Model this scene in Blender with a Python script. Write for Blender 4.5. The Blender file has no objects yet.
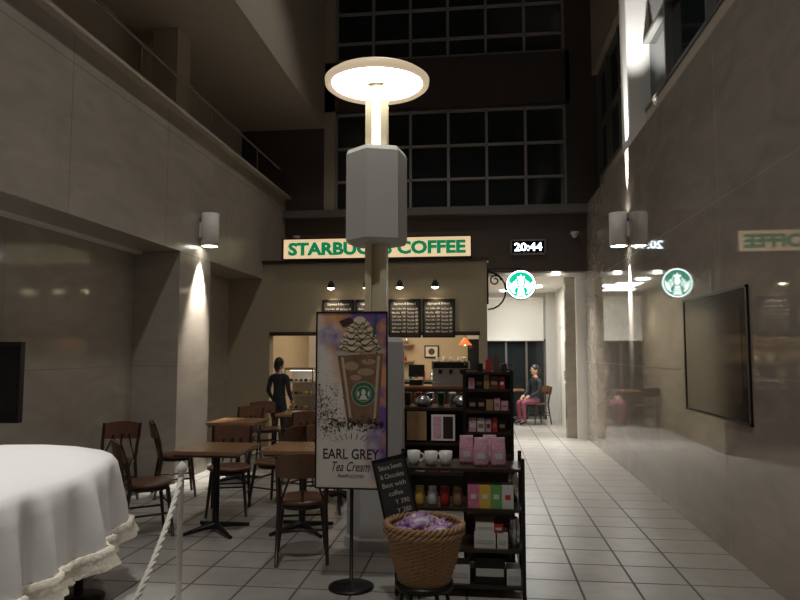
import bpy, math, random
from mathutils import Vector, Matrix
random.seed(7)
S=bpy.context.scene
S.view_settings.view_transform='Standard'
# ---------------------------------------------------------------- materials
def newmat(name):
    m=bpy.data.materials.new(name); m.use_nodes=True
    nt=m.node_tree; b=nt.nodes['Principled BSDF']; return m,nt,b
def pbr(name,col,rough=.5,metal=0,emit=None,es=0,noise=0,nscale=8,bump=0,spec=.5,sheen=0):
    m,nt,b=newmat(name)
    b.inputs['Base Color'].default_value=(*col,1); b.inputs['Roughness'].default_value=rough
    b.inputs['Metallic'].default_value=metal; b.inputs['Specular IOR Level'].default_value=spec
    if emit: b.inputs['Emission Color'].default_value=(*emit,1); b.inputs['Emission Strength'].default_value=es
    if noise or bump:
        tc=nt.nodes.new('ShaderNodeTexCoord'); n=nt.nodes.new('ShaderNodeTexNoise'); n.inputs['Scale'].default_value=nscale; n.inputs['Detail'].default_value=5
        nt.links.new(tc.outputs['Object'],n.inputs['Vector'])
        if noise:
            mx=nt.nodes.new('ShaderNodeMix'); mx.data_type='RGBA'
            mx.inputs[6].default_value=(*[c*(1-noise) for c in col],1); mx.inputs[7].default_value=(*[min(1,c*(1+noise)) for c in col],1)
            nt.links.new(n.outputs['Fac'],mx.inputs[0]); nt.links.new(mx.outputs[2],b.inputs['Base Color'])
        if bump:
            bp=nt.nodes.new('ShaderNodeBump'); bp.inputs['Strength'].default_value=bump; bp.inputs['Distance'].default_value=.02
            nt.links.new(n.outputs['Fac'],bp.inputs['Height']); nt.links.new(bp.outputs[0],b.inputs['Normal'])
    return m
def tiled(name,axes,col,grout,w,h,mortar,rough,var=.06,off=(0,0),vein=.15,vscale=1.5,stagger=0,spec=.5):
    m,nt,b=newmat(name); N=nt.nodes; L=nt.links; b.inputs['Specular IOR Level'].default_value=spec
    g=N.new('ShaderNodeNewGeometry'); s=N.new('ShaderNodeSeparateXYZ'); L.new(g.outputs['Position'],s.inputs[0])
    c=N.new('ShaderNodeCombineXYZ'); L.new(s.outputs[axes[0]],c.inputs[0]); L.new(s.outputs[axes[1]],c.inputs[1])
    mp=N.new('ShaderNodeMapping'); mp.inputs['Location'].default_value=(off[0]+50*w,off[1]+50*h,0); L.new(c.outputs[0],mp.inputs[0])
    br=N.new('ShaderNodeTexBrick'); br.offset=stagger; br.inputs['Scale'].default_value=1
    br.inputs['Brick Width'].default_value=w; br.inputs['Row Height'].default_value=h; br.inputs['Mortar Size'].default_value=mortar
    br.inputs['Mortar Smooth'].default_value=.1
    br.inputs['Color1'].default_value=(*[x*(1-var) for x in col],1); br.inputs['Color2'].default_value=(*[x*(1+var) for x in col],1)
    br.inputs['Mortar'].default_value=(*grout,1); L.new(mp.outputs[0],br.inputs['Vector'])
    n=N.new('ShaderNodeTexNoise'); n.inputs['Scale'].default_value=vscale; n.inputs['Detail'].default_value=8; n.inputs['Distortion'].default_value=1.2
    sc=N.new('ShaderNodeMapping'); sc.inputs['Scale'].default_value=(1,1,2.6); L.new(g.outputs['Position'],sc.inputs[0]); L.new(sc.outputs[0],n.inputs['Vector'])
    rp=N.new('ShaderNodeMapRange'); rp.inputs['From Min'].default_value=.3; rp.inputs['From Max'].default_value=.7; rp.inputs['To Min'].default_value=1-vein; rp.inputs['To Max'].default_value=1+vein
    L.new(n.outputs['Fac'],rp.inputs['Value'])
    mu=N.new('ShaderNodeVectorMath'); mu.operation='SCALE'; L.new(br.outputs['Color'],mu.inputs[0]); L.new(rp.outputs[0],mu.inputs['Scale'])
    L.new(mu.outputs[0],b.inputs['Base Color'])
    rr=N.new('ShaderNodeMapRange'); rr.inputs['To Min'].default_value=rough; rr.inputs['To Max'].default_value=.6; L.new(br.outputs['Fac'],rr.inputs['Value']); L.new(rr.outputs[0],b.inputs['Roughness'])
    return m
M={}
M['marble_r']=tiled('marble_right',(1,2),(.305,.265,.225),(.22,.19,.16),3.0,1.42,.005,.035,.03,(0.3,0),.14,spec=1.0)
M['marble_l']=tiled('marble_left',(1,2),(.35,.31,.265),(.21,.18,.15),1.9,1.42,.005,.09,.03,(0.1,0),.12)
M['marble_u']=tiled('marble_left_upper',(1,2),(.37,.33,.28),(.21,.18,.15),1.9,1.42,.005,.28,.03,(0.1,0),.12)
M['marble_x']=tiled('marble_face',(0,2),(.35,.31,.265),(.21,.18,.15),1.9,1.42,.005,.14,.03,(0.5,0),.10)
M['upper']=pbr('plaster_upper',(.43,.37,.30),.5,noise=.08,nscale=2)
M['dark']=pbr('dark_panel',(.070,.054,.048),.4,noise=.15,nscale=3)
M['floor']=tiled('floor_tile',(0,1),(.42,.40,.37),(.12,.11,.10),.38,.38,.009,.30,.07,(.1,.0),.10,3)
M['ftrim']=tiled('floor_border',(0,1),(.38,.355,.32),(.13,.12,.11),.76,.38,.008,.28,.05,(0,0),.1,3)
M['ceil']=pbr('ceiling_white',(.75,.73,.68),.7)
M['ceil_d']=pbr('ceiling_dark',(.12,.10,.09),.8)
M['glass']=pbr('dark_window_glass',(.018,.023,.026),.06,spec=.5)
M['frame']=pbr('window_frame',(.15,.145,.135),.4,.2)
M['frame_lit']=pbr('lit_window_frame',(.30,.29,.275),.45)  # back wall windows: frame colour raised to stand in for missing light
M['white']=pbr('white_paint',(.78,.76,.72),.5)
M['tan']=pbr('tan_plaster',(.34,.285,.19),.6,noise=.05,nscale=3)
M['woodd']=pbr('dark_wood',(.035,.02,.013),.35,noise=.35,nscale=12)
M['wood']=pbr('brown_wood',(.13,.06,.032),.3,noise=.3,nscale=10)
M['tabletop']=pbr('table_wood',(.26,.13,.065),.25,noise=.25,nscale=10)
M['woodl']=pbr('light_wood',(.38,.23,.12),.35,noise=.2,nscale=10)
M['black']=pbr('black_metal',(.012,.012,.012),.4,.3)
M['blackg']=pbr('black_gloss',(.008,.008,.009),.08)
M['blackp']=pbr('black_panel',(.014,.012,.012),.12)
M['panelpic']=pbr('panel_picture',(.05,.035,.03),.12,noise=.8,nscale=4)
M['chalk']=pbr('chalkboard',(.03,.032,.033),.7,noise=.3,nscale=10)
M['cream']=pbr('cream_metal',(.66,.57,.39),.4)
M['grey']=pbr('light_grey_panel',(.55,.54,.51),.5)
M['greym']=pbr('mid_grey',(.2,.2,.2),.5)
M['steel']=pbr('steel',(.6,.6,.6),.25,.9)
M['rail']=pbr('rail_metal',(.3,.27,.22),.4,.5)
M['cloth']=pbr('white_cloth',(.86,.85,.83),.85,bump=.35,nscale=4,noise=.03)
M['clothh']=pbr('cream_hem',(.72,.66,.54),.9,bump=.5,nscale=25)
M['rope']=pbr('white_rope',(.7,.67,.6),.8,bump=.5,nscale=60)
M['lampglow']=pbr('lamp_glow',(1,1,1),.5,emit=(1,.96,.88),es=10)
M['tubeglow']=pbr('tube_glow',(1,1,1),.5,emit=(1,.97,.9),es=3.5)
M['glowsoft']=pbr('glow_soft',(1,1,1),.5,emit=(1,.93,.8),es=4)
M['rim']=pbr('lamp_rim',(.45,.35,.25),.4,emit=(1,.78,.52),es=.45)
M['sign']=pbr('sign_face',(.9,.8,.6),.5,emit=(1,.70,.40),es=.68)
M['green']=pbr('sign_green',(.0,.22,.10),.5,emit=(0,.30,.12),es=.5)
M['logog']=pbr('logo_green',(0,.25,.14),.4,emit=(0,.38,.22),es=1.6)
M['logow']=pbr('logo_white',(.9,.9,.9),.4,emit=(.85,1,.95),es=4.5)
M['digit']=pbr('clock_digit',(1,1,1),.4,emit=(.75,.88,1),es=6)
M['paper']=pbr('paper_white',(.72,.70,.67),.6)
M['ink']=pbr('ink_dark_purple',(.045,.02,.045),.6)
M['chalkw']=pbr('chalk_white',(.65,.60,.5),.8)
M['pink']=pbr('pink_foil',(.72,.20,.34),.35,noise=.45,nscale=30)
M['pinkl']=pbr('pink_floral',(.70,.36,.45),.4,noise=.5,nscale=45)
M['lilac']=pbr('lilac_wrap',(.52,.33,.60),.3,noise=.5,nscale=25)
M['red']=pbr('red_pack',(.45,.03,.03),.4)
M['yellow']=pbr('yellow_pack',(.75,.50,.08),.4)
M['greenp']=pbr('green_pack',(.03,.16,.08),.4)
M['greenb']=pbr('bright_green_pack',(.15,.42,.12),.4)
M['orange']=pbr('orange_lamp',(.8,.25,.08),.4,emit=(1,.25,.06),es=.8)
M['brownp']=pbr('brown_pack',(.12,.055,.035),.5)
M['ceram']=pbr('ceramic',(.8,.79,.75),.2)
M['warmw']=pbr('warm_wall',(.55,.45,.32),.6,noise=.06,nscale=3)
M['skin']=pbr('skin',(.58,.36,.25),.5)
M['hair']=pbr('hair',(.015,.01,.008),.45,bump=.4,nscale=60)
M['navy']=pbr('navy_cloth',(.02,.022,.03),.8)
M['rose']=pbr('rose_cloth',(.25,.07,.11),.8)
M['lip']=pbr('lip',(.4,.12,.1),.5)
M['eyew']=pbr('eye_white',(.7,.7,.68),.3)
M['blind']=pbr('white_blind',(.72,.72,.68),.6)
M['cream2']=pbr('whipped_cream',(.76,.66,.50),.6,noise=.12,nscale=40)
M['creams']=pbr('whipped_cream_shade',(.40,.28,.18),.6,noise=.2,nscale=40)
M['frap']=pbr('frappe_brown',(.22,.125,.075),.6,noise=.55,nscale=18)
M['cuplight']=pbr('cup_highlight',(.52,.42,.32),.6,noise=.2,nscale=20)
M['choc']=pbr('chocolate',(.06,.025,.015),.5)
M['wicker']=pbr('wicker',(.42,.25,.125),.6,noise=.35,nscale=50,bump=.3)
M['spot']=pbr('spot_glow',(1,1,1),.5,emit=(1,.8,.55),es=14)
M['spotw']=pbr('spot_glow_white',(1,1,1),.5,emit=(1,.97,.88),es=12)
# poster background with watercolour wash
def poster_mat():
    m,nt,b=newmat('poster_print'); N=nt.nodes; L=nt.links
    tc=N.new('ShaderNodeTexCoord'); s=N.new('ShaderNodeSeparateXYZ'); L.new(tc.outputs['Object'],s.inputs[0])
    n=N.new('ShaderNodeTexNoise'); n.inputs['Scale'].default_value=7; n.inputs['Detail'].default_value=6; L.new(tc.outputs['Object'],n.inputs['Vector'])
    a=N.new('ShaderNodeMath'); a.operation='MULTIPLY_ADD'; a.inputs[1].default_value=5.0; a.inputs[2].default_value=-.45; L.new(s.outputs[0],a.inputs[0])
    z=N.new('ShaderNodeMath'); z.operation='MULTIPLY_ADD'; z.inputs[1].default_value=1.9; z.inputs[2].default_value=-2.8; L.new(s.outputs[2],z.inputs[0])
    t=N.new('ShaderNodeMath'); t.operation='ADD'; L.new(a.outputs[0],t.inputs[0]); L.new(z.outputs[0],t.inputs[1])
    t2=N.new('ShaderNodeMath'); t2.operation='MULTIPLY_ADD'; t2.inputs[1].default_value=2.6; L.new(n.outputs['Fac'],t2.inputs[0]); L.new(t.outputs[0],t2.inputs[2])
    cl=N.new('ShaderNodeClamp'); L.new(t2.outputs[0],cl.inputs[0])
    r=N.new('ShaderNodeValToRGB'); r.color_ramp.elements[0].color=(.18,.09,.34,1); r.color_ramp.elements[0].position=.45
    r.color_ramp.elements[1].color=(.72,.33,.13,1); r.color_ramp.elements[1].position=.56
    n2=N.new('ShaderNodeTexNoise'); n2.inputs['Scale'].default_value=4; L.new(tc.outputs['Object'],n2.inputs['Vector']); L.new(n2.outputs['Fac'],r.inputs[0])
    mx=N.new('ShaderNodeMix'); mx.data_type='RGBA'; mx.inputs[6].default_value=(.74,.69,.63,1); L.new(cl.outputs[0],mx.inputs[0]); L.new(r.outputs[0],mx.inputs[7])
    L.new(mx.outputs[2],b.inputs['Base Color']); b.inputs['Roughness'].default_value=.55
    return m
M['poster']=poster_mat()
# ---------------------------------------------------------------- mesh builder
class MB:
    def __init__(s,name): s.name=name; s.v=[]; s.f=[]; s.m=[]; s.sm=[]; s.mats=[]
    def mi(s,k):
        if k not in s.mats: s.mats.append(k)
        return s.mats.index(k)
    def add(s,vs,fs,mat,smooth=False,T=None):
        o=len(s.v)
        for p in vs:
            p=Vector(p)
            if T is not None: p=T@p
            s.v.append(tuple(p))
        k=s.mi(mat)
        for f in fs: s.f.append(tuple(i+o for i in f)); s.m.append(k); s.sm.append(smooth)
    def box(s,a,b,mat,T=None,bev=0):
        x0,y0,z0=[min(a[i],b[i]) for i in range(3)]; x1,y1,z1=[max(a[i],b[i]) for i in range(3)]
        vs=[(x0,y0,z0),(x1,y0,z0),(x1,y1,z0),(x0,y1,z0),(x0,y0,z1),(x1,y0,z1),(x1,y1,z1),(x0,y1,z1)]
        s.add(vs,[(0,3,2,1),(4,5,6,7),(0,1,5,4),(1,2,6,5),(2,3,7,6),(3,0,4,7)],mat,False,T)
    def tube(s,pts,r,mat,n=10,T=None,cap=True,smooth=True):
        pts=[Vector(p) for p in pts]; rs=r if isinstance(r,(list,tuple)) else [r]*len(pts)
        vs=[];fs=[]; ref=None
        for i,p in enumerate(pts):
            d=(pts[min(i+1,len(pts)-1)]-pts[max(i-1,0)]).normalized()
            if ref is None: ref=Vector((0,0,1)) if abs(d.z)<.9 else Vector((1,0,0))
            u=d.cross(ref).normalized(); w=u.cross(d).normalized(); ref=w
            for k in range(n):
                a=2*math.pi*k/n; vs.append(p+(u*math.cos(a)+w*math.sin(a))*rs[i])
        for i in range(len(pts)-1):
            for k in range(n):
                a=i*n+k;b=i*n+(k+1)%n; fs.append((a,b,b+n,a+n))
        if cap: fs.append(tuple(range(n))); fs.append(tuple(reversed(range((len(pts)-1)*n,len(pts)*n))))
        s.add(vs,fs,mat,smooth,T)
    def lathe(s,prof,c,mat,n=24,sx=1,sy=1,T=None,smooth=True,rot=0):
        vs=[];fs=[]
        for r,z in prof:
            for k in range(n):
                a=2*math.pi*k/n+rot; vs.append((c[0]+r*sx*math.cos(a),c[1]+r*sy*math.sin(a),c[2]+z))
        for i in range(len(prof)-1):
            for k in range(n):
                a=i*n+k;b=i*n+(k+1)%n; fs.append((a,b,b+n,a+n))
        if prof[0][0]>1e-4: fs.append(tuple(reversed(range(n))))
        if prof[-1][0]>1e-4: fs.append(tuple(range((len(prof)-1)*n,len(prof)*n)))
        s.add(vs,fs,mat,smooth,T)
    def ball(s,c,r,mat,n=16,T=None):
        rx,ry,rz=r if isinstance(r,(list,tuple)) else (r,r,r)
        prof=[(max(math.sin(math.pi*i/10),1e-5),-math.cos(math.pi*i/10)*rz) for i in range(11)]
        s.lathe(prof,c,mat,n,rx,ry,T)
    def poly(s,pts,y,mat,T=None):  # flat in XZ facing -Y
        a=sum(pts[i][0]*pts[(i+1)%len(pts)][1]-pts[(i+1)%len(pts)][0]*pts[i][1] for i in range(len(pts)))
        if a<0: pts=pts[::-1]
        s.add([(p[0],y,p[1]) for p in pts],[tuple(range(len(pts)))],mat,False,T)
    def disc(s,cx,cz,rx,rz,y,mat,n=32,T=None): s.poly([(cx+rx*math.cos(2*math.pi*k/n),cz+rz*math.sin(2*math.pi*k/n)) for k in range(n)],y,mat,T)
    def text(s,txt,c,y,mat,width=None,height=None,ext=.002,off=0,T=None,shear=0):
        cu=bpy.data.curves.new('t','FONT'); cu.body=txt; cu.size=1; cu.extrude=ext; cu.offset=off; cu.align_x='CENTER'; cu.shear=shear; cu.resolution_u=3
        o=bpy.data.objects.new('t',cu); bpy.context.collection.objects.link(o); bpy.context.view_layer.update()
        me=bpy.data.meshes.new_from_object(o.evaluated_get(bpy.context.evaluated_depsgraph_get()))
        vs=[v.co.copy() for v in me.vertices]; fs=[tuple(p.vertices) for p in me.polygons]
        xs=[v.x for v in vs]; ys=[v.y for v in vs]; w=max(xs)-min(xs); h=max(ys)-min(ys)
        kx=(width/w) if width else height/h; kz=(height/h) if height else kx
        mx=(max(xs)+min(xs))/2; my=(max(ys)+min(ys))/2
        s.add([(c[0]+(v.x-mx)*kx,y-v.z,c[1]+(v.y-my)*kz) for v in vs],fs,mat,False,T)
        bpy.data.objects.remove(o); bpy.data.meshes.remove(me); bpy.data.curves.remove(cu)
    def finish(s,loc=(0,0,0),rz=0,bevel=0,rx=0,name=None):
        me=bpy.data.meshes.new(s.name); me.from_pydata(s.v,[],s.f)
        for k in s.mats: me.materials.append(M[k])
        for p,m,sm in zip(me.polygons,s.m,s.sm): p.material_index=m; p.use_smooth=sm
        me.update(); o=bpy.data.objects.new(s.name,me); bpy.context.collection.objects.link(o)
        o.location=loc; o.rotation_euler=(rx,0,rz)
        if bevel:
            b=o.modifiers.new('bevel','BEVEL'); b.width=bevel; b.segments=2; b.limit_method='ANGLE'; b.angle_limit=math.radians(50)
        return o
def inst(o,loc,rz=0):
    n=bpy.data.objects.new(o.name.split('.')[0],o.data); bpy.context.collection.objects.link(n); n.location=loc; n.rotation_euler=(0,0,rz)
    for m in o.modifiers:
        b=n.modifiers.new(m.name,m.type); b.width=m.width; b.segments=m.segments; b.limit_method='ANGLE'; b.angle_limit=m.angle_limit
    return n
def light(kind,name,loc,energy,col=(1,1,1),size=.1,target=None,angle=60,blend=.5,parent=None,size_y=None):
    l=bpy.data.lights.new(name,kind); l.energy=energy; l.color=col
    if kind=='AREA':
        l.size=size
        if size_y: l.shape='RECTANGLE'; l.size_y=size_y
    else: l.shadow_soft_size=size
    if kind=='SPOT': l.spot_size=math.radians(angle); l.spot_blend=blend
    o=bpy.data.objects.new(name,l); bpy.context.collection.objects.link(o); o.location=loc
    d=(Vector(target)-Vector(loc)) if target else Vector((0,0,-1))
    o.rotation_euler=d.to_track_quat('-Z','Y').to_euler()
    if parent:
        o.parent=parent; o.matrix_parent_inverse=Matrix.Translation(parent.location).inverted()
    return o
# ---------------------------------------------------------------- room shell
b=MB('floor'); b.box((-5,-4,-.1),(1.55,17,0),'floor'); b.box((1.55,-4,-.1),(2.3,17,0),'ftrim'); b.finish()
b=MB('wall_left')
b.box((-4.6,-4,0),(-4.3,11.1,2.85),'marble_l')
b.box((-4.3,7.9,0),(-3.7,8.85,2.85),'marble_x')
b.box((-4.9,-4,2.85),(-3.7,12.4,4.53),'marble_u')
b.box((-4.9,-4,4.53),(-4.6,12.4,5.9),'upper')
b.box((-4.9,-4,5.9),(-2.95,12.4,9.6),'upper')
b.box((-4.3,8.2,4.53),(-3.95,8.6,5.9),'upper')
b.box((-4.3,3.6,4.53),(-3.95,4.0,5.9),'upper')
b.finish()
b=MB('trim_1'); b.box((-3.72,-4,4.53),(-3.6,12.4,4.57),'upper'); b.box((-4.29,-4,2.82),(-4.2,7.9,2.85),'white'); b.finish()
b=MB('baseboard_left'); b.box((-4.3,-4,0),(-4.28,7.9,.1),'dark'); b.finish()
b=MB('handrail')
b.tube([(-3.8,-3.9,5.1),(-3.8,12.3,5.1)],.018,'rail')
for y in range(-3,13,2): b.tube([(-3.8,y,4.53),(-3.8,y,5.1)],.013,'rail')
b.finish()
b=MB('wall_right')
b.box((1.95,-4,0),(2.25,12.7,4.27),'marble_r')
b.box((2.2,-4,4.27),(2.35,12.7,4.75),'upper')
b.box((2.1,-4,6.7),(2.35,12.7,9.6),'upper')
b.finish()
b=MB('column'); b.box((1.97,8.95,4.27),(2.30,9.35,9.6),'white'); b.finish(bevel=.02)
b=MB('window_3')
b.box((2.27,-4,4.75),(2.3,12.7,6.7),'glass')
for y in [9.6,10.5,11.5,12.4,7.9,6.5,5.1,3.6]: b.box((2.18,y-.025,4.75),(2.27,y+.025,6.7),'frame')
for z in (4.77,5.7,6.68): b.box((2.19,-4,z-.025),(2.27,12.7,z+.025),'frame')
b.finish()
b=MB('wall_back')
b.box((.12,12.4,3.06),(1.95,12.65,4.12),'dark')
b.box((-4.6,12.4,3.0),(.12,12.65,4.12),'dark')
b.box((-2.95,12.4,4.25),(-2.75,12.7,9.6),'upper'); b.box((-5.0,12.4,4.2),(-2.95,12.7,9.6),'dark')
b.box((1.62,12.4,4.25),(2.3,12.7,9.6),'dark')
b.box((-3,12.4,6.22),(1.7,12.7,7.2),'dark')
b.finish()
b=MB('trim_2'); b.box((-3.7,12.2,4.12),(1.95,12.4,4.26),'frame'); b.finish()
def window(name,x0,x1,z0,z1,y,nx,hz):
    b=MB(name); b.box((x0,y+.03,z0),(x1,y+.06,z1),'glass')
    for i in range(nx+1):
        x=x0+(x1-x0)*i/nx; b.box((x-.025,y-.03,z0),(x+.025,y+.04,z1),'frame_lit')
    for z in [z0+.03,z1-.03]+hz: b.box((x0,y-.03,z-.022),(x1,y+.04,z+.022),'frame_lit')
    b.finish()
window('window_1',-2.73,1.6,4.27,6.2,12.5,6,[4.85,5.5])
window('window_2',-2.73,1.6,7.22,9.55,12.5,6,[7.6,8.2])
b=MB('ceiling'); b.box((-5,-4,9.6),(2.4,12.7,9.75),'ceil_d'); b.finish()
b=MB('wall_front'); b.box((-5,-4.2,0),(2.4,-4,9.7),'upper'); b.finish()
b=MB('ceiling_corridor'); b.box((-4.6,12.66,3.0),(2.25,17,3.1),'ceil'); b.finish()
b=MB('wall_corridor_right'); b.box((1.78,12.72,0),(2.25,16.3,3.0),'white'); b.box((1.6,12.9,0),(1.78,13.1,3),'marble_x'); b.finish()
b=MB('wall_far')
b.box((-4.6,16.4,0),(-.3,16.6,3.0),'warmw'); b.box((1.55,16.2,0),(1.78,16.5,3),'grey'); b.box((-.3,16.3,1.9),(1.55,16.5,3),'white'); b.finish()
b=MB('roller_blind'); b.box((.14,16.22,1.86),(1.5,16.24,2.84),'blind'); b.tube([(.14,16.22,2.87),(1.5,16.22,2.87)],.04,'white'); b.tube([(.14,16.23,1.86),(1.5,16.23,1.86)],.012,'grey'); b.finish()
b=MB('window_4'); b.box((-.3,16.36,0),(1.55,16.4,1.9),'glass')
for x in (.1,.62,1.1,1.53): b.box((x-.025,16.3,0),(x+.025,16.37,1.9),'frame')
b.box((-.3,16.3,.0),(1.55,16.37,.06),'frame'); b.finish()
b=MB('door_1'); b.box((1.765,14.2,0),(1.78,15.1,2.1),'white'); b.box((1.755,14.12,0),(1.78,14.2,2.16),'grey'); b.box((1.755,15.1,0),(1.78,15.18,2.16),'grey'); b.box((1.755,14.12,2.1),(1.78,15.18,2.16),'grey')
b.tube([(1.74,14.3,.95),(1.74,14.3,1.2)],.012,'steel'); b.finish()
for i,(x,y) in enumerate([(.8,13.2),(1.2,14.5),(.6,15.4)]):
    b=MB('ceiling_downlight'); b.lathe([(.0001,.01),(.10,.01),(.10,.0),(.13,0),(.13,.03)],(0,0,-.03),'spotw',20); b.finish((x,y,3.0))
    light('SPOT','corridor_spot_light',(x,y,2.95),80,(1,.98,.94),.06,(x,y-.3,0),110,.7)
light('AREA','corridor_ceiling_light',(.95,14.4,2.95),34,(1,.98,.94),.5,size_y=1.8)
for x in (.7,1.4):
    b=MB('recessed_floodlight'); b.lathe([(.0001,.0),(.05,.0),(.06,-.02),(.07,-.02),(.07,.03)],(0,0,0),'spotw',16); b.finish((x,12.52,3.03))
    light('SPOT','flood_beam',(x,12.5,3.0),280,(1,.98,.93),.05,(x-.1,11.0,0),88,.9)
# ---------------------------------------------------------------- storefront
b=MB('wall_storefront')
b.box((-4.3,11.1,1.91),(.12,11.3,3.12),'tan'); b.box((-4.3,11.1,0),(-3.56,11.3,1.91),'tan'); b.box((-.02,11.1,0),(.12,11.3,1.91),'tan')
b.box((-4.3,11.04,3.1),(.15,11.4,3.15),'woodd'); b.box((-3.56,11.07,1.87),(.0,11.33,1.93),'woodd')
b.box((0,11.3,0),(.12,16.3,3.0),'tan'); b.box((-4.3,11.3,2.95),(0,12.4,3.0),'tan')
b.finish()
b=MB('wall_store_left'); b.box((-4.6,11.3,0),(-4.3,16.4,3.0),'warmw'); b.finish()
b=MB('illuminated_sign'); b.box((-3.30,10.98,3.16),(-.14,11.1,3.5),'sign')
b.box((-3.33,10.96,3.15),(-.11,11.12,3.165),'woodd'); b.box((-3.33,10.96,3.495),(-.11,11.12,3.515),'woodd')
b.box((-3.33,10.96,3.15),(-3.30,11.12,3.51),'woodd'); b.box((-.14,10.96,3.15),(-.11,11.12,3.51),'woodd')
b.text('STARBUCKS COFFEE',(-1.72,3.33),10.975,'green',width=3.0,height=.225,ext=.006,off=.045); b.finish()
b=MB('menu_board')
b.box((0,-.03,0),(.54,0,.64),'chalk'); 
for a in [((0,-.045,0),(.54,0,.03)),((0,-.045,.61),(.54,0,.64)),((0,-.045,0),(.03,0,.64)),((.51,-.045,0),(.54,0,.64))]: b.box(*a,'black')
b.text('Espresso & Brewed',(.27,.56),-.032,'chalkw',width=.36,height=.05)
for r in range(7):
    b.text(random.choice(['Caffe Latte  340','Cappuccino  360','Drip Coffee  280','Mocha  400','Americano  330']),(.17,.48-r*.063),-.032,'chalkw',width=.23,height=.036,off=.01)
    b.text(random.choice(['Tea Latte  420','Hot Cocoa  380','Iced Tea  340','Steamer  350']),(.40,.48-r*.063),-.032,'chalkw',width=.18,height=.036,off=.01)
mb=b.finish((-2.64,11.1,1.83))
for i in range(1,4): inst(mb,(-2.64+i*.565,11.1,1.83))
def spotlamp(x):
    b=MB('track_spotlight'); b.tube([(0,0,.02),(0,-.22,.05)],.01,'black'); b.lathe([(.025,.1),(.045,.06),(.055,-.02),(.052,-.02),(.035,.0),(.0001,.0)],(0,-.24,0),'spot'); b.lathe([(.02,.11),(.05,.06),(.06,-.01)],(0,-.24,0),'black')
    b.ball((0,-.24,-.005),.038,'spot',12)
    o=b.finish((x,11.1,2.66)); light('SPOT','spotlight_beam',(x,10.86,2.59),12,(1,.80,.55),.03,(x,11.12,2.1),85,.6,parent=o)
for x in (-2.45,-1.85,-1.3,-.72): spotlamp(x)
def logo(b,cx,cz,r,y,w='logow',g='logog'):
    b.disc(cx,cz,r*.97,r*.97,y,g,40)
    n=48
    for k in range(n):
        a0=2*math.pi*k/n;a1=2*math.pi*(k+1)/n
        b.poly([(cx+r*math.cos(a0),cz+r*math.sin(a0)),(cx+r*math.cos(a1),cz+r*math.sin(a1)),(cx+r*.9*math.cos(a1),cz+r*.9*math.sin(a1)),(cx+r*.9*math.cos(a0),cz+r*.9*math.sin(a0))],y-.002,w)
    y-=.003
    b.disc(cx,cz+r*.12,r*.2,r*.27,y,w)
    b.poly([(cx-r*.22,cz+r*.38),(cx-r*.25,cz+r*.6),(cx-r*.1,cz+r*.5),(cx,cz+r*.72),(cx+r*.1,cz+r*.5),(cx+r*.25,cz+r*.6),(cx+r*.22,cz+r*.38)],y,w)
    for sg in (-1,1):
        for j in range(3):
            x0=.28+j*.13
            pts=[(cx+sg*r*(x0+.04*math.sin(t*5+j)),cz+r*(.35-.12*j-t*.55)) for t in [i/6 for i in range(7)]]
            for i in range(6): b.poly([pts[i],pts[i+1],(pts[i+1][0]+sg*r*.07,pts[i+1][1]),(pts[i][0]+sg*r*.07,pts[i][1])],y,w)
        b.poly([(cx+sg*r*.62,cz-r*.1),(cx+sg*r*.82,cz+r*.25),(cx+sg*r*.78,cz-r*.25),(cx+sg*r*.5,cz-r*.62),(cx+sg*r*.38,cz-r*.6)],y,w)
    b.poly([(cx-r*.16,cz-r*.2),(cx+r*.16,cz-r*.2),(cx+r*.28,cz-r*.8),(cx-r*.28,cz-r*.8)],y,w)
    for j in range(3):b.poly([(cx-r*.2,cz-r*(.36+.13*j)),(cx+r*.2,cz-r*(.36+.13*j)),(cx+r*.2,cz-r*(.40+.13*j)),(cx-r*.2,cz-r*(.40+.13*j))],y-.001,g)
    for sx in (-.08,.08): b.disc(cx+sx*r,cz+r*.15,r*.03,r*.02,y-.001,g,10)
b=MB('projecting_round_sign')
b.lathe([(.24,-.05),(.25,-.045),(.25,.045),(.24,.05)],(0,0,0),'black',40,T=Matrix.Translation((.69,11.41,2.72))@Matrix.Rotation(math.pi/2,4,'X'))
logo(b,.69,2.72,.24,11.355)
b.tube([(.12,11.41,2.98),(.3,11.41,3.0),(.69,11.41,3.0)],.018,'black')
b.tube([(.69,11.41,3.0),(.69,11.41,2.95)],.012,'black')
b.tube([(.14+.3*math.sin(t),11.41,2.95-.32*(1-math.cos(t))) for t in [i*math.pi/10 for i in range(11)]],.015,'black')
b.tube([(.26+.10*math.cos(t)*(1-t/12),11.41,2.8+.10*math.sin(t)*(1-t/12)) for t in [i*.4 for i in range(22)]],.012,'black')
b.box((.12,11.38,2.4),(.15,11.44,3.02),'black'); b.finish()
b=MB('digital_wall_clock'); b.box((.60,12.34,3.40),(1.18,12.4,3.62),'blackg')
for a in (((.57,12.33,3.37),(1.21,12.4,3.40)),((.57,12.33,3.62),(1.21,12.4,3.65)),((.57,12.33,3.37),(.60,12.4,3.65)),((1.18,12.33,3.37),(1.21,12.4,3.65))): b.box(*a,'greym')
b.text('20:44',(.89,3.51),12.335,'digit',width=.50,height=.15,off=.02); b.finish()
for x,y,z in ((-3.45,12.4,3.75),(1.72,12.4,3.72)):
    b=MB('security_camera'); b.lathe([(.0001,-.07),(.04,-.055),(.055,-.015),(.055,.0),(.07,.0),(.07,.04),(.0001,.04)],(0,0,0),'grey',16); b.box((-.02,0,-.02),(.02,.1,.03),'grey'); b.finish((x,y-.1,z))
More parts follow.
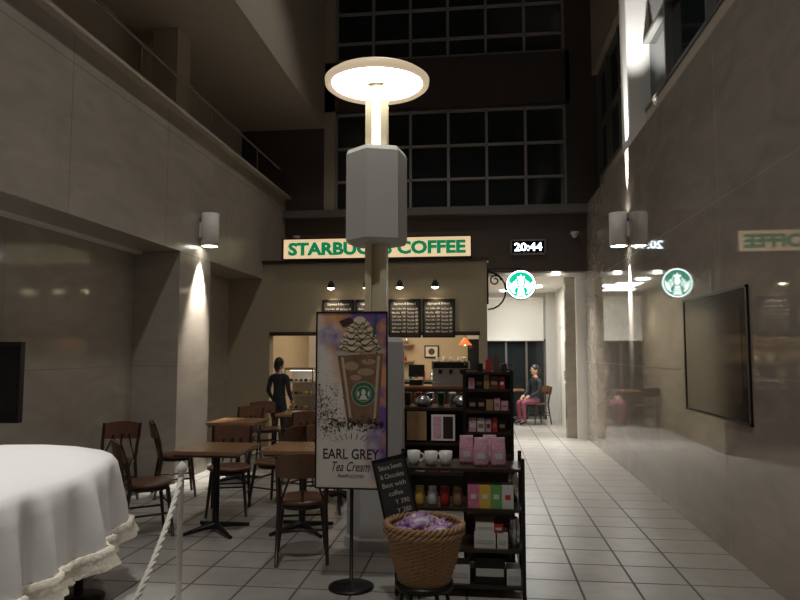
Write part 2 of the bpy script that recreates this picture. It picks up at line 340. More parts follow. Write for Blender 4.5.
# ---------------------------------------------------------------- store interior
b=MB('service_counter'); b.box((-3.0,12.4,0),(-.15,13.0,.92),'woodd'); b.box((-3.05,12.35,.92),(-.1,13.05,.97),'tabletop')
for i in range(6): b.box((-2.95+i*.47,12.38,.1),(-2.53+i*.47,12.4,.85),'wood')
b.finish(bevel=.005)
b=MB('pastry_case'); b.box((-3.65,12.3,0),(-3.1,12.9,.5),'woodd'); b.box((-3.65,12.3,1.25),(-3.1,12.9,1.3),'steel'); b.box((-3.65,12.85,.5),(-3.1,12.9,1.25),'white')
for z in (.52,.78,1.02): b.box((-3.63,12.33,z),(-3.12,12.85,z+.012),'steel')
for x in (-3.65,-3.12): b.box((x,12.3,.5),(x+.02,12.32,1.25),'steel')
b.box((-3.6,12.5,1.235),(-3.15,12.56,1.25),'glowsoft')
for z in (.53,.79,1.03):
    for i in range(5): b.ball((-3.56+i*.095,12.45,z+.035),(.035,.05,.03),random.choice(['woodl','wood','choc','yellow']),10)
b.finish()
b=MB('cash_register'); b.box((-.12,-.15,0),(.12,.15,.1),'black'); b.box((-.15,-.05,.15),(.15,-.02,.38),'black',T=Matrix.Rotation(-.2,4,'X')); b.tube([(0,0,.1),(0,0,.2)],.02,'steel'); b.finish((-1.2,12.7,.97))
b=MB('espresso_machine'); b.box((-.35,-.22,.0),(.35,.22,.06),'steel'); b.box((-.35,0,.06),(.35,.22,.42),'steel'); b.box((-.35,-.2,.3),(.35,.1,.45),'steel'); b.box((-.32,-.21,.32),(.32,-.2,.43),'black')
for x in(-.2,0,.2): b.tube([(x,-.12,.3),(x,-.12,.22)],.03,'black'); b.tube([(x,-.12,.24),(x,-.28,.22)],.012,'black')
for x in(-.25,-.12,.02,.16,.26): b.lathe([(.03,0),(.04,.08),(.036,.08)],(x,.05,.45),'ceram',12)
b.finish((-.55,12.75,.97))
b=MB('coffee_grinder'); b.box((-.09,-.12,0),(.09,.12,.28),'black'); b.lathe([(.05,.28),(.1,.4),(.1,.46),(.0001,.47)],(0,0,0),'choc',16); b.finish((-1.6,12.7,.97))
b=MB('back_bar'); b.box((-3.8,15.6,0),(-.4,16.1,.9),'woodd'); b.box((-3.8,15.55,.9),(-.4,16.15,.95),'steel'); b.finish()
b=MB('wall_shelf')
for z in (1.35,1.75): b.box((-3.6,16.15,z),(-1.6,16.4,z+.03),'woodl')
b.finish()
b=MB('bar_supplies')
for z,yy in ((.95,15.85),(1.38,16.25),(1.78,16.25)):
    x=-3.5
    while x<-.5:
        if z>1 and x>-1.7: break
        h=random.uniform(.12,.26); r=random.uniform(.03,.05)
        b.lathe([(r,0),(r,h*.7),(r*.4,h*.85),(r*.4,h)],(x,yy,z),random.choice(['ceram','brownp','steel','red','woodl','greenp']),10); x+=random.uniform(.11,.2)
b.finish()
b=MB('picture_frame'); b.box((-1.35,16.36,1.45),(-1.0,16.4,1.75),'black'); b.box((-1.32,16.35,1.48),(-1.03,16.36,1.72),'paper'); b.disc(-1.175,1.6,.08,.08,16.349,'wood',20); b.finish()
def pendant(x,y,z,mat):
    b=MB('pendant_lamp'); b.tube([(0,0,.1),(0,0,2.99-z)],.006,'black'); b.lathe([(.02,.14),(.05,.1),(.13,.0),(.12,0),(.045,.09)],(0,0,0),mat,20); b.ball((0,0,.03),.035,'spot',10); b.finish((x,y,z))
pendant(-.28,12.7,1.72,'orange'); pendant(-2.7,12.7,1.72,'orange'); pendant(-1.0,14.2,1.9,'orange')
light('AREA','store_ceiling_light',(-1.9,14.2,2.85),75,(1,.83,.60),2.6,size_y=2.2)
light('AREA','store_counter_light',(-1.8,12.2,2.85),12,(1,.83,.6),2.4,size_y=.5)
b=MB('interior_partition'); b.box((-3.6,13.9,0),(-2.9,14.0,2.2),'white'); b.box((-3.62,13.88,2.2),(-2.88,14.02,2.24),'woodd'); b.box((-3.62,13.88,0),(-2.88,14.02,.1),'woodd'); b.finish()
# ---------------------------------------------------------------- lamp post
b=MB('atrium_lamp_post')
oc=math.pi/8
b.lathe([(.27,0),(.27,.08),(.25,.1),(.25,1.68),(.22,1.72),(.0001,1.72)],(0,0,0),'grey',8,smooth=False,rot=oc)
for x in (-.065,.065): b.box((x-.028,-.06,1.7),(x+.028,.06,4.05),'cream')
b.box((-.038,-.01,1.7),(.038,.045,3.0),'cream')
b.box((-.03,-.02,3.3),(.03,.02,3.95),'tubeglow')
b.lathe([(.0001,2.52),(.25,2.52),(.27,2.55),(.27,3.3),(.25,3.34),(.0001,3.34)],(0,0,0),'grey',6,smooth=False,rot=.35)
b.lathe([(.10,3.93),(.40,3.95)],(0,0,0),'lampglow',48); b.lathe([(.40,3.95),(.43,3.92),(.455,3.94),(.46,3.98),(.42,4.01),(.1,4.06),(.0001,4.07)],(0,0,0),'rim',48)
b.lathe([(.10,3.925),(.10,4.0)],(0,0,0),'cream',24)
b.lathe([(.05,4.05),(.05,4.12),(.0001,4.13)],(0,0,0),'cream',12)
b.finish((-.88,5.68,0))
# ---------------------------------------------------------------- sconces
def sconce(loc,side):
    b=MB('wall_sconce')
    b.lathe([(.10,-.22),(.115,-.22),(.115,.22),(.10,.22)],(side*-.13,0,0),'white',24); b.lathe([(.0001,-.221),(.1,-.221)],(side*-.13,0,0),'spotw',24); b.lathe([(.0001,.221),(.1,.221)],(side*-.13,0,0),'spotw' if side>0 else 'white',24)
    b.box((side*-.05,-.05,-.1),(0,.05,.1),'white'); o=b.finish(loc)
    X,Y,Z=loc
    if side>0:
        light('SPOT','sconce_downlight',(X-.12,Y,Z-.26),1500,(1,.97,.92),.02,(X,Y,Z-.26-.42),26,.8)
        light('SPOT','sconce_uplight',(X-.10,Y,Z+.26),2000,(1,.98,.94),.02,(X,Y,Z+.26+.7),20,.9)
    else:
        light('SPOT','sconce_downlight',(X+.13,Y,Z-.28),650,(1,.95,.86),.03,(X,Y-.05,Z-.28-.8),52,.9)
    return o
sconce((-3.7,8.5,3.22),-1); sconce((1.95,9.0,3.2),1)
b=MB('column_uplight_fixture'); b.lathe([(.05,0),(.07,.06),(.06,.06),(.0001,.05)],(0,0,0),'grey',16); b.finish((2.04,8.4,4.27))
light('SPOT','column_uplight_beam',(2.04,8.4,4.36),420,(1,.98,.95),.04,(2.08,9.0,7.6),44,.9)
b=MB('wall_display_panel'); b.box((1.938,5.16,1.08),(1.95,6.67,2.07),'blackp')
for a in (((1.932,5.14,1.06),(1.95,5.17,2.09)),((1.932,6.66,1.06),(1.95,6.69,2.09)),((1.932,5.14,1.06),(1.95,6.69,1.08)),((1.932,5.14,2.07),(1.95,6.69,2.09))): b.box(*a,'black')
b.box((1.936,5.28,1.2),(1.938,6.55,1.95),'panelpic')
b.finish()
# ---------------------------------------------------------------- chairs & tables
def arc_slab(b,hw,y,bulge,z0,z1,th,mat,lean=0,n=12):
    vs=[];fs=[]
    for i in range(n+1):
        t=-1+2*i/n; x=hw*t; yy=y+bulge*(1-t*t); e=.03*(1-t*t)
        for (dy,z) in ((0,z0-e*.3),(th,z0-e*.3),(th+lean,z1+e),(lean,z1+e)): vs.append((x,yy+dy,z))
    for i in range(n):
        for k in range(4):
            a=i*4+k;c=i*4+(k+1)%4; fs.append((a,a+4,c+4,c))
    fs.append((0,1,2,3)); fs.append(tuple(reversed(range(n*4,n*4+4)))); b.add(vs,fs,mat,False)
def chair(mat='woodd',seat='wood'):
    b=MB('dining_chair')
    b.lathe([(.0001,.43),(.20,.43),(.215,.44),(.215,.455),(.2,.465),(.0001,.458)],(0,0,0),seat,20,1,.98)
    b.lathe([(.17,.395),(.18,.395),(.18,.43),(.17,.43)],(0,0,0),mat,20)
    for sx in (-1,1):
        b.tube([(sx*.15,-.14,.43),(sx*.19,-.19,0)],[.018,.013],mat)
        b.tube([(sx*.19,.24,0),(sx*.175,.17,.43),(sx*.185,.20,.62),(sx*.195,.26,.82)],[.014,.019,.017,.013],mat)
        b.tube([(sx*.175,-.17,.2),(sx*.185,.205,.2)],.009,mat)
        b.tube([(sx*.17,.16,.44),(sx*.08,.235,.70)],.009,mat)
    b.tube([(-.17,-.16,.28),(.17,-.16,.28)],.009,mat); b.tube([(-.18,.2,.25),(.18,.2,.25)],.009,mat)
    b.tube([(0,.19,.44),(0,.255,.7)],.011,mat)
    arc_slab(b,.205,.215,.045,.66,.81,.02,seat,.03)
    return b.finish((0,0,0))
c0=chair(); R=math.radians
c0.location=(-2.93,5.72,0); c0.rotation_euler[2]=R(128)
for x,y,r in [(-2.5,6.55,15),(-2.15,6.95,-110),(-3.25,8.95,-10),(-3.4,7.3,120),(-3.85,6.75,10),(-1.40,5.25,-165),(-2.2,8.2,0),(-3.2,9.9,30),(-1.6,6.75,10),(-1.45,8.7,20),(-1.5,7.95,0)]:
    inst(c0,(x,y,0),R(r))
def table(mat='tabletop'):
    b=MB('cafe_table'); b.box((-.3,-.3,.71),(.3,.3,.745),mat); b.box((-.28,-.28,.69),(.28,.28,.71),'woodd')
    b.tube([(0,0,.03),(0,0,.69)],.03,'black',14); b.lathe([(.06,.66),(.12,.69)],(0,0,0),'black',14)
    for a in range(4):
        d=a*math.pi/2+math.pi/4; b.tube([(0,0,.06),(.2*math.cos(d),.2*math.sin(d),.035),(.32*math.cos(d),.32*math.sin(d),.015)],[.03,.02,.014],'black')
    return b.finish(bevel=.004)
t0=table(); t0.location=(-2.36,5.88,0)
inst(t0,(-3.0,8.15,0)); inst(t0,(-1.55,7.35,0)); inst(t0,(-1.6,6.0,0)); inst(t0,(-2.5,9.3,0))
inst(t0,(.68,15.6,0)); inst(c0,(.42,15.0,0),R(150))
# ---------------------------------------------------------------- cloth covered table
b=MB('cloth_covered_table')
a_,b_,nn=.93,1.45,3.4; NT=260
def R0(t): return (abs(math.cos(t)/a_)**nn+abs(math.sin(t)/b_)**nn)**(-1/nn)
rings=[(i/10*.95,1.02-.10*(i/10)**4,0) for i in range(11)]
rings[0]=(.001,1.02,0)
rings+=[(.98,.90,.0),(1.0,.86,.006),(1.01,.78,.016),(1.02,.68,.026),(1.032,.58,.034),(1.04,.48,.038)]
hem=[(1.04,.48,.038),(1.062,.475,.042),(1.058,.44,.045),(1.075,.39,.05),(1.08,.37,.052)]
def ringv(rs,hi):
    vs=[]
    for r,z,am in rs:
        for k in range(NT):
            t=2*math.pi*k/NT; rr=R0(t)*r*(1+am*(math.sin(13*t+1.3*math.sin(3*t))+.6*math.sin(27*t+1)))+ (hi*am*.3*math.sin(90*t) if hi else 0)
            zz=z+(.010*math.sin(5*t+r*3)*r if z>.85 else .015*math.sin(13*t)*(am*20 if am else 0))
            vs.append((rr*math.cos(t),rr*math.sin(t),zz))
    fs=[(i*NT+k,i*NT+(k+1)%NT,(i+1)*NT+(k+1)%NT,(i+1)*NT+k) for i in range(len(rs)-1) for k in range(NT)]
    return vs,fs
vs,fs=ringv(rings,0); fs.append(tuple(range(NT))); b.add(vs,fs,'cloth',True)
vs,fs=ringv(hem,1); b.add(vs,fs,'clothh',True)
for x,y in((.6,1.05),(-.6,1.05),(.6,-.9),(-.6,-.9)): b.tube([(x,y,.02),(x,y,.85)],.03,'black'); b.lathe([(.0001,0),(.16,0),(.16,.015),(.04,.03)],(x,y,0),'black',20)
b.finish((-3.12,3.1,0),R(4))
b=MB('flat_screen_monitor'); b.box((-.25,-.03,1.02),(.25,.03,1.68),'black'); b.box((-.235,-.035,1.05),(.235,-.03,1.65),'blackg'); b.box((-.2,.03,1.15),(.2,.06,1.55),'black'); b.tube([(0,.05,.02),(0,.05,1.3)],.03,'black'); b.lathe([(.0001,0),(.2,0),(.2,.02),(.05,.03)],(0,.05,0),'black',20); b.finish((-3.98,5.1,0),R(4))
b=MB('rope_barrier')
for x,y in((-1.72,3.76),(-1.0,1.2)):
    b.lathe([(.0001,0),(.14,0),(.14,.015),(.03,.04),(.016,.06),(.016,.9),(.03,.91),(.03,.93),(.022,.95),(.0001,.97)],(x,y,0),'white',20)
def rp(t): return Vector((-1.72+.72*t,3.76-2.56*t,.88-1.25*t*(1-t)))
for st in (0,1,2):
    b.tube([rp(i/160)+Vector((math.cos(i*.5+st*2.09),math.sin(i*.5+st*2.09)*.3,math.sin(i*.5+st*2.09)))*.008 for i in range(161)],.009,'rope',6)
b.finish()
# ---------------------------------------------------------------- poster stand
b=MB('poster_stand')
w,h=.245,1.2
b.box((-w,-.012,.67),(w,.0,.67+h),'poster')
for a in (((-w-.008,-.018,.665),(-w+.003,.01,.675+h)),((w-.003,-.018,.665),(w+.008,.01,.675+h)),((-w,-.018,.662),(w,.01,.673)),((-w,-.018,.67+h-.003),(w,.01,.67+h+.008))): b.box(*a,'black')
b.tube([(0,.02,.02),(0,.02,1.75)],.013,'black'); b.lathe([(.0001,0),(.155,0),(.155,.012),(.13,.02),(.03,.035),(.013,.05)],(0,.02,0),'black',28)
y=-.0135
b.poly([(-.10,1.58),(.222,1.60),(.19,1.13),(.16,1.105),(.01,1.105),(-.03,1.125)],y,'frap')
b.poly([(-.075,1.56),(-.055,1.56),(.005,1.13),(-.01,1.13)],y-.0008,'cuplight'); b.poly([(.18,1.57),(.20,1.57),(.17,1.14),(.155,1.14)],y-.0008,'cuplight')
for q in ((.0,1.50,.05,.03),(.1,1.46,.06,.025),(.03,1.42,.04,.02),(.12,1.53,.05,.02)): b.disc(q[0],q[1],q[2],q[3],y-.0006,'creams',20)
b.poly([(-.115,1.60),(.235,1.62),(.235,1.59),(-.115,1.57)],y-.001,'cuplight')
k=0
for zc,hw in ((1.625,.155),(1.665,.145),(1.71,.125),(1.75,.10),(1.785,.075),(1.81,.045)):
    k+=1; b.disc(.06,zc,hw,.036,y-.0015-k*.0002,'creams',30); b.disc(.055,zc+.008,hw*.93,.025,y-.0016-k*.0002,'cream2',30)
for j in range(5):
    zc=1.61+j*.042; hw=.14-.02*j
    pts=[(.06-hw+2*hw*i/12,zc+.018*math.sin(i*1.3+j)) for i in range(13)]
    for i in range(12): b.poly([pts[i],pts[i+1],(pts[i+1][0],pts[i+1][1]+.009),(pts[i][0],pts[i][1]+.009)],y-.0035,'choc')
b.poly([(.16,1.85),(.18,1.855),(.16,1.70),(.145,1.70)],y-.0037,'greenp')
b.poly([(-.09,1.81),(-.01,1.84),(.02,1.80),(-.06,1.77)],y-.0036,'choc')
for k in range(26): b.disc(random.uniform(-.06,.2),random.gauss(1.68,.06),random.uniform(.003,.009),random.uniform(.003,.006),y-.0038,'choc',8)
cx=.085; b.disc(cx,1.31,.085,.085,y-.001,'cuplight',28); b.disc(cx,1.31,.08,.08,y-.0012,'greenp',28); b.disc(cx,1.31,.055,.055,y-.0014,'cuplight',28); b.disc(cx,1.31,.05,.05,y-.0016,'greenp',28); b.disc(cx,1.32,.016,.022,y-.0018,'paper',14); b.poly([(cx-.03,1.27),(cx+.03,1.27),(cx+.015,1.30),(cx-.015,1.30)],y-.0018,'paper')
for s_ in(-1,1): b.disc(cx+s_*.036,1.31,.007,.02,y-.0018,'paper',10)
for k in range(330):
    x=-.235+abs(random.gauss(0,.08)); z=random.gauss(1.20,.10)
    if abs(x)<.235 and .98<z<1.6: s_=random.uniform(.002,.006); b.poly([(x-s_,z),(x,z-s_),(x+s_,z+.001),(x+.001,z+s_)],y-.0005,'choc')
for k in range(260):
    x=random.uniform(-.2,.23); z=random.gauss(1.10,.022); s_=random.uniform(.003,.008)
    b.poly([(x-s_,z),(x,z-s_),(x+s_,z+.001),(x+.001,z+s_)],y-.002,'choc')
b.text('EARL GREY',(0.0,.90),y,'ink',width=.39,height=.07,ext=.0005,off=.012); b.text('Tea Cream',(0,.815),y,'ink',width=.26,height=.065,ext=.0005,shear=.4); b.text('FRAPPUCCINO',(0,.75),y,'ink',width=.18,height=.022,ext=.0005)
for k in range(9):
    a=math.pi*(.12+.76*k/8); c_,s_=math.cos(a),math.sin(a); b.poly([(.07*c_*1.5,.965+.035*s_),(.1*c_*1.5,.965+.075*s_),(.1*c_*1.5+.005,.965+.075*s_),(.07*c_*1.5+.005,.965+.035*s_)],y,'ink')
b.finish((-.885,4.6,0))
# ---------------------------------------------------------------- display racks
def rack(name,x0,x1,y0,y1,zs,top,back=False):
    b=MB(name)
    for x in(x0,x1):
        for y in(y0,y1): b.box((x-.012,y-.012,0),(x+.012,y+.012,top),'black')
    if back: b.box((x0,y1-.01,.05),(x1,y1,top),'woodd')
    for z in zs:
        b.box((x0,y0,z-.02),(x1,y1,z),'woodd'); 
        for x in (x0,x1): b.tube([(x,y0,z+.05),(x,y1,z+.05)],.005,'black',6)
    return b.finish()
rack('display_rack',-.56,.27,4.52,4.88,[.08,.31,.57,.83],.9)
rack('display_rack',-.12,.23,5.1,5.4,[.08,.4,.83,1.0,1.16,1.32,1.45],1.46,True)
b=MB('tower_pack_assortment')
for z in (.83,1.0,1.16,1.32):
    x=-.09
    while x<.17:
        w_=random.uniform(.035,.06); h_=random.uniform(.07,.11); mt=random.choice(['red','brownp','woodl','black','pinkl','pinkl','paper']); b.box((x,5.13,z),(x+w_,5.2,z+h_),mt); b.box((x+.008,5.128,z+.03),(x+w_-.008,5.13,z+h_*.6),random.choice(['paper','woodl','brownp'])); x+=w_+.008
for i in range(4): b.box((-.02+i*.06,5.15,1.45),(.02+i*.06,5.22,1.51+.03*(i%3)),['black','red','brownp','woodd'][i])
b.finish()
def bag(name,mat,w=.1,h=.19,d=.06):
    b=MB(name); vs=[];fs=[]
    prof=[(0,1,1),(.1,1.02,1.1),(.5,1,1.05),(.75,.95,.7),(.9,.92,.2),(1.0,.94,.06)]
    for t,sx,sy in prof:
        for k in range(16):
            a=2*math.pi*k/16; c,s_=math.cos(a),math.sin(a); vs.append((w/2*sx*math.copysign(abs(c)**.5,c),d/2*sy*math.copysign(abs(s_)**.5,s_),t*h))
    fs=[(i*16+k,i*16+(k+1)%16,(i+1)*16+(k+1)%16,(i+1)*16+k) for i in range(len(prof)-1) for k in range(16)]; fs.append(tuple(reversed(range(16)))); fs.append(tuple(range(80,96)))
    b.add(vs,fs,mat,True); b.box((-w*.25,-d*.56,h*.25),(w*.25,-d*.5,h*.45),'paper'); b.tube([(-w*.4,0,h*.97),(w*.4,0,h*.97)],.005,'paper',6)
    return b.finish()
bg=bag('coffee_bag','pinkl'); bg.location=(.0,4.64,.83)
inst(bg,(.115,4.65,.83),.15); inst(bg,(-.1,4.74,.83),.1); inst(bg,(.06,4.78,.83),.1)
b=MB('coffee_mug'); b.lathe([(.0001,0),(.03,0),(.042,.015),(.045,.09),(.041,.09),(.037,.02),(.0001,.015)],(0,0,0),'ceram',20); b.tube([(.04+.03*math.sin(t),0,.048-.028*math.cos(t)) for t in [i*math.pi/8 for i in range(9)]],.006,'ceram',8)
mg=b.finish((-.46,4.66,.83)); inst(mg,(-.34,4.64,.83),.4); inst(mg,(-.24,4.66,.83),2.8)
b=MB('gift_box'); 
for i,mt in enumerate(['pink','yellow','greenb','paper']): b.box((i*.075,0,0),(i*.075+.074,.12,.15),mt); b.box((i*.075+.02,-.002,.06),(i*.075+.055,0,.09),'paper' if mt!='paper' else 'red')
b.finish((-.09,4.54,.57))
b=MB('shelf_snack_jars')
for i in range(5): b.lathe([(.03,0),(.035,.01),(.035,.08),(.025,.1),(.028,.1),(.028,.12),(.0001,.12)],(-.5+i*.085,4.62,.57),['brownp','yellow','paper','red','woodl'][i],12)
b.finish()
b=MB('boxed_goods')
for (x,z,w_,h_,mt) in [(-.5,.31,.12,.16,'brownp'),(-.36,.31,.14,.12,'paper'),(-.05,.31,.14,.10,'paper'),(-.04,.41,.12,.07,'ceram'),(.08,.41,.06,.06,'red'),(.10,.31,.07,.10,'paper'),(-.5,.08,.2,.16,'woodd'),(-.26,.08,.18,.12,'paper'),(-.05,.08,.2,.17,'black'),(.16,.08,.09,.1,'paper')]:
    b.box((x,4.55,z),(x+w_,4.7,z+h_),mt); b.box((x+.01,4.548,z+h_*.3),(x+w_-.01,4.55,z+h_*.6),'grey')
b.finish(bevel=.003)
b=MB('steel_tumbler'); b.lathe([(.0001,0),(.03,0),(.036,.15),(.03,.16),(.03,.18),(.02,.2),(.0001,.2)],(0,0,0),'steel',20); tb=b.finish((.215,4.6,.31)); inst(tb,(.22,4.8,.57))
b=MB('merchandise_stand'); b.box((-.85,6.9,0),(.02,7.35,.06),'black'); b.box((-.85,6.9,.06),(-.82,7.35,1.02),'woodd'); b.box((-.01,6.9,.06),(.02,7.35,1.02),'woodd'); b.box((-.85,7.32,.06),(.02,7.35,1.02),'woodd')
for z in(.35,.65,1.0): b.box((-.85,6.9,z),(.02,7.35,z+.03),'woodd')
b.box((-.75,6.885,.7),(-.55,6.9,.99),'woodl'); b.box((-.50,6.885,.7),(-.26,6.9,.96),'paper'); b.box((-.48,6.883,.72),(-.40,6.885,.94),'pinkl'); b.box((-.38,6.883,.72),(-.28,6.885,.94),'woodd')
b.finish()
b=MB('teapot'); b.lathe([(.0001,0),(.05,0),(.08,.04),(.08,.08),(.04,.11),(.0001,.12)],(0,0,0),'steel',20); b.ball((0,0,.13),.013,'black'); b.tube([(.07,0,.05),(.12,0,.08),(.13,0,.11)],[.016,.012,.01],'steel'); b.tube([(-.07-.04*math.sin(t),0,.065-.04*math.cos(t)) for t in [i*math.pi/8 for i in range(9)]],.007,'black',8)
tp=b.finish((-.6,7.05,1.03)); inst(tp,(-.2,7.05,1.03),.5)
b=MB('retail_tumbler_assortment')
for i in range(7): b.lathe([(.03,0),(.038,.12),(.04,.12),(.04,.135),(.0001,.14)],(-.78+i*.12,7.24,1.03),['brownp','red','steel','greenp','ceram','black','pink'][i],14)
for i in range(6): b.box((-.8+i*.13,6.95,.38),(-.7+i*.13,7.15,.38+.1+.03*(i%3)),['brownp','paper','red','woodl','greenp','grey'][i])
b.finish()
# ---------------------------------------------------------------- wicker basket on stand
b=MB('wicker_basket'); NK=72; rows=26; vs=[]; fs=[]
for i in range(rows+1):
    t=i/rows; r=.145+.075*t+.012*math.sin(t*3)
    for k in range(NK):
        a=2*math.pi*k/NK; d=.006*math.sin(a*18+math.pi*(i%2)) if 0<i<rows else 0
        vs.append(((r+d)*math.cos(a),(r+d)*math.sin(a),.30*t))
fs=[(i*NK+k,i*NK+(k+1)%NK,(i+1)*NK+(k+1)%NK,(i+1)*NK+k) for i in range(rows) for k in range(NK)]; fs.append(tuple(reversed(range(NK)))); b.add(vs,fs,'wicker',False)
b.lathe([(.21,.3),(.135,.02),(.0001,.02)],(0,0,0),'wicker',36)
for lv in (.295,.325):
  for st in range(3): b.tube([((.222+.012*math.cos(i*.55+st*2.1))*math.cos(2*math.pi*i/144),(.222+.012*math.cos(i*.55+st*2.1))*math.sin(2*math.pi*i/144),lv+.012*math.sin(i*.55+st*2.1)) for i in range(145)],.010,'wicker',6)
b.finish((-.335,4.0,.27))
b=MB('basket_stand'); b.lathe([(.0001,.24),(.17,.24),(.17,.27),(.0001,.27)],(0,0,0),'black',28)
for k in range(4): a=k*math.pi/2+.6; b.tube([(.14*math.cos(a),.14*math.sin(a),.24),(.19*math.cos(a),.19*math.sin(a),0)],.012,'black')
b.finish((-.335,4.0,0))
b=MB('wrapped_sweets')
for k in range(30):
    a=random.uniform(0,6.28); r=random.uniform(0,.15); T=Matrix.Translation((r*math.cos(a),r*math.sin(a),.29+random.uniform(0,.07)*(1-r*3)))@Matrix.Rotation(random.uniform(0,3),4,'Z')@Matrix.Rotation(random.uniform(-.6,.6),4,'X')
    b.ball((0,0,0),(.055,.035,.022),random.choice(['lilac','lilac','lilac','pinkl','ceram']),12,T); 
    for s_ in(-1,1): b.lathe([(.008,0),(.026,.03)],(0,0,0),'lilac',8,T=T@Matrix.Translation((s_*.05,0,0))@Matrix.Rotation(s_*math.pi/2,4,'Y'))
b.finish((-.335,4.0,.27))
b=MB('chalkboard_sign'); b.box((-.1,-.01,0),(.1,.01,.42),'chalk')
for a in (((-.11,-.015,-.01),(-.095,.012,.43)),((.095,-.015,-.01),(.11,.012,.43)),((-.11,-.015,-.01),(.11,.012,.005)),((-.11,-.015,.415),(.11,.012,.43))): b.box(*a,'black')
for i,t in enumerate(['Sakura Sweets','& Chocolate','Best with','coffee','Y 390','Y 280']): b.text(t,(0 if i<4 else .03,.37-i*.055),-.0105,'chalkw',width=.15 if i<3 else .09,height=.03,ext=.0005)
b.tube([(0,.02,.2),(0,.03,-.45)],.008,'black')
o=b.finish((-.49,4.28,.51),0); o.rotation_euler=(R(-8),R(-13),R(8))
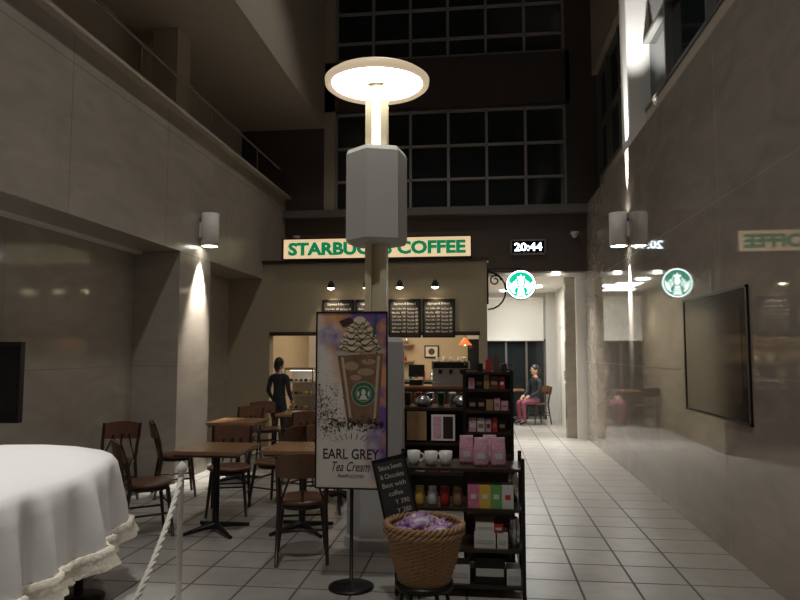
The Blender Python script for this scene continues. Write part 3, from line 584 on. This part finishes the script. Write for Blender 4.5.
# ---------------------------------------------------------------- people
def person(name,loc,rz,scale,pose,top,bottom,shoe='black',hairlong=True):
    if pose=='stand':
        J={'pel':(0,0,.95,.13,.10),'sp':(0,0,1.12,.115,.085),'ch':(0,0,1.32,.14,.10),'nk':(0,.01,1.46,.055,.055),'hd':(0,-.005,1.56,.05,.05)}
        L_=lambda s:{'sh':(s*.17,0,1.40,.055,.055),'el':(s*.22,.03,1.13,.043,.043),'wr':(s*.2,-.12,.95,.028,.028),'hp':(s*.085,0,.88,.09,.09),'kn':(s*.09,-.02,.49,.06,.06),'an':(s*.095,.03,.09,.04,.04),'to':(s*.11,-.12,.035,.038,.03)}
    else:
        J={'pel':(0,0,.54,.14,.11),'sp':(0,.02,.72,.12,.09),'ch':(0,.0,.92,.14,.10),'nk':(0,-.01,1.06,.055,.055),'hd':(0,-.03,1.16,.05,.05)}
        L_=lambda s:{'sh':(s*.17,-.01,1.0,.055,.055),'el':(s*.22,-.06,.74,.043,.043),'wr':(s*.12,-.26,.64,.028,.028),'hp':(s*.09,-.05,.53,.09,.09),'kn':(s*.1,-.42,.51,.06,.06),'an':(s*.1,-.38,.09,.04,.04),'to':(s*.11,-.52,.035,.038,.03)}
    V=[];E=[];idx={}
    def av(k,p,par):
        idx[k]=len(V); V.append(p)
        if par is not None: E.append((idx[par],idx[k]))
    av('pel',J['pel'],None); av('sp',J['sp'],'pel'); av('ch',J['ch'],'sp'); av('nk',J['nk'],'ch'); av('hd',J['hd'],'nk')
    for s in(-1,1):
        l=L_(s); q=str(s)
        av('sh'+q,l['sh'],'ch'); av('el'+q,l['el'],'sh'+q); av('wr'+q,l['wr'],'el'+q)
        av('hp'+q,l['hp'],'pel'); av('kn'+q,l['kn'],'hp'+q); av('an'+q,l['an'],'kn'+q); av('to'+q,l['to'],'an'+q)
    me=bpy.data.meshes.new('sk'); me.from_pydata([v[:3] for v in V],E,[]); o=bpy.data.objects.new('sk',me); bpy.context.collection.objects.link(o)
    o.modifiers.new('s','SKIN'); sb=o.modifiers.new('u','SUBSURF'); sb.levels=2; sb.render_levels=2
    for i,v in enumerate(V): me.skin_vertices[0].data[i].radius=(v[3],v[4]); me.skin_vertices[0].data[i].use_root=(i==0)
    bpy.context.view_layer.update(); ev=bpy.data.meshes.new_from_object(o.evaluated_get(bpy.context.evaluated_depsgraph_get()))
    B=MB(name); vs=[v.co.copy() for v in ev.vertices]
    nz=J['nk'][2]
    groups={}
    for p in ev.polygons:
        c=p.center
        if c.z>nz+.0 and abs(c.x)<.1: k='skin'
        elif c.z<.085: k=shoe
        elif pose=='stand': k=top if c.z>.86 else bottom
        else: k=bottom if (c.z<.62 and not(abs(c.x)<.3 and c.z>.585)) else top
        groups.setdefault(k,[]).append(tuple(p.vertices))
    for k,f in groups.items(): B.add(vs,f,k,True)
    bpy.data.objects.remove(o); bpy.data.meshes.remove(ev)
    for s in(-1,1):
        l=L_(s); w=Vector(l['wr'][:3]); e=Vector(l['el'][:3]); d=(w-e).normalized(); side=Vector((-s,0,0)); side=(side-d*side.dot(d)).normalized(); up=d.cross(side)*(-s)
        if up.z>0: up=-up
        B.tube([w-d*.01,w+d*.03,w+d*.075],[.026,.034,.030],'skin',12)
        for i,ln in enumerate((.065,.075,.07,.055)):
            q=w+d*.07+side*(.027-.018*i); B.tube([q,q+d*ln*.45,q+d*ln*.8+up*.012,q+d*ln+up*.03],[.009,.0085,.008,.006],'skin',8)
        q=w+d*.02+side*.025; B.tube([q,q+side*.025+d*.02,q+side*.03+d*.05+up*.01],[.011,.010,.007],'skin',8)
    hx,hy,hz=J['hd'][:3]; T=Matrix.Translation((hx,hy,hz+.07))
    B.ball((0,0,0),(.075,.092,.115),'skin',20,T); B.ball((0,-.03,-.06),(.05,.055,.05),'skin',16,T)
    B.tube([(0,-.088,.015),(0,-.108,-.02),(0,-.09,-.028)],[.007,.013,.009],'skin',8,T)
    for s in(-1,1):
        B.ball((s*.03,-.083,.01),(.014,.008,.008),'eyew',10,T); B.ball((s*.03,-.090,.01),(.006,.004,.006),'hair',8,T); B.box((s*.03-.016,-.094,.026),(s*.03+.016,-.082,.031),'hair',T); B.ball((s*.077,.005,-.005),(.01,.018,.028),'skin',10,T)
    B.ball((0,-.08,-.06),(.022,.01,.006),'lip',10,T)
    B.lathe([(math.cos(t)*1.0,math.sin(t)) for t in [i*math.pi/2/8 for i in range(-3,9)]],(0,0,0),'hair',24,T=T@Matrix.Translation((0,.016,.025))@Matrix.Rotation(-.35,4,'X')@Matrix.Diagonal((.084,.1,.105,1)))
    if hairlong: B.tube([(0,.07,.03),(0,.09,-.06),(0,.085,-.14)],[.065,.06,.03],'hair',14,T)
    ob=B.finish(loc,rz); ob.scale=(scale,)*3; return ob
person('customer_standing',(-3.2,10.5,0),R(165),.86,'stand','navy','navy')
person('customer_seated',(1.22,15.2,0),R(-60),.97,'sit','navy','rose')
inst(c0,(1.24,15.2,0),R(-60))
# ---------------------------------------------------------------- lights
b=MB('unseen_atrium_downlight'); b.lathe([(.0001,.0),(.2,.0),(.24,-.03),(.26,-.03),(.26,.05)],(0,0,0),'grey',24); d0=b.finish((-2.6,2.6,9.55))  # unseen housings, added to go with the overhead spot and fills
inst(d0,(-.8,1.0,9.55)); inst(d0,(-.8,8.5,9.55))
light('SPOT','atrium_spot_light',(-2.6,2.6,9.4),1500,(1,.985,.96),.12,(-3.1,3.1,0),24,.7)
light('SPOT','atrium_front_fill',(-.8,1.0,9.4),620,(1,.975,.94),.2,(-.8,1.8,0),130,.7)  # added ambient fill for the near half of the atrium
light('SPOT','atrium_back_fill',(-.8,8.5,9.4),220,(1,.95,.88),.2,(-.8,8.6,0),95,.5)  # added ambient fill for the far half
W=bpy.data.worlds.new('night'); W.use_nodes=True; W.node_tree.nodes['Background'].inputs[0].default_value=(.02,.022,.03,1); S.world=W
# ---------------------------------------------------------------- camera
cam=bpy.data.cameras.new('camera'); cam.lens=670/800*36; cam.sensor_width=36; co=bpy.data.objects.new('camera',cam); bpy.context.collection.objects.link(co)
co.location=(0,0,1.6); co.rotation_euler=(R(90+4.4),0,R(6.8)); S.camera=co
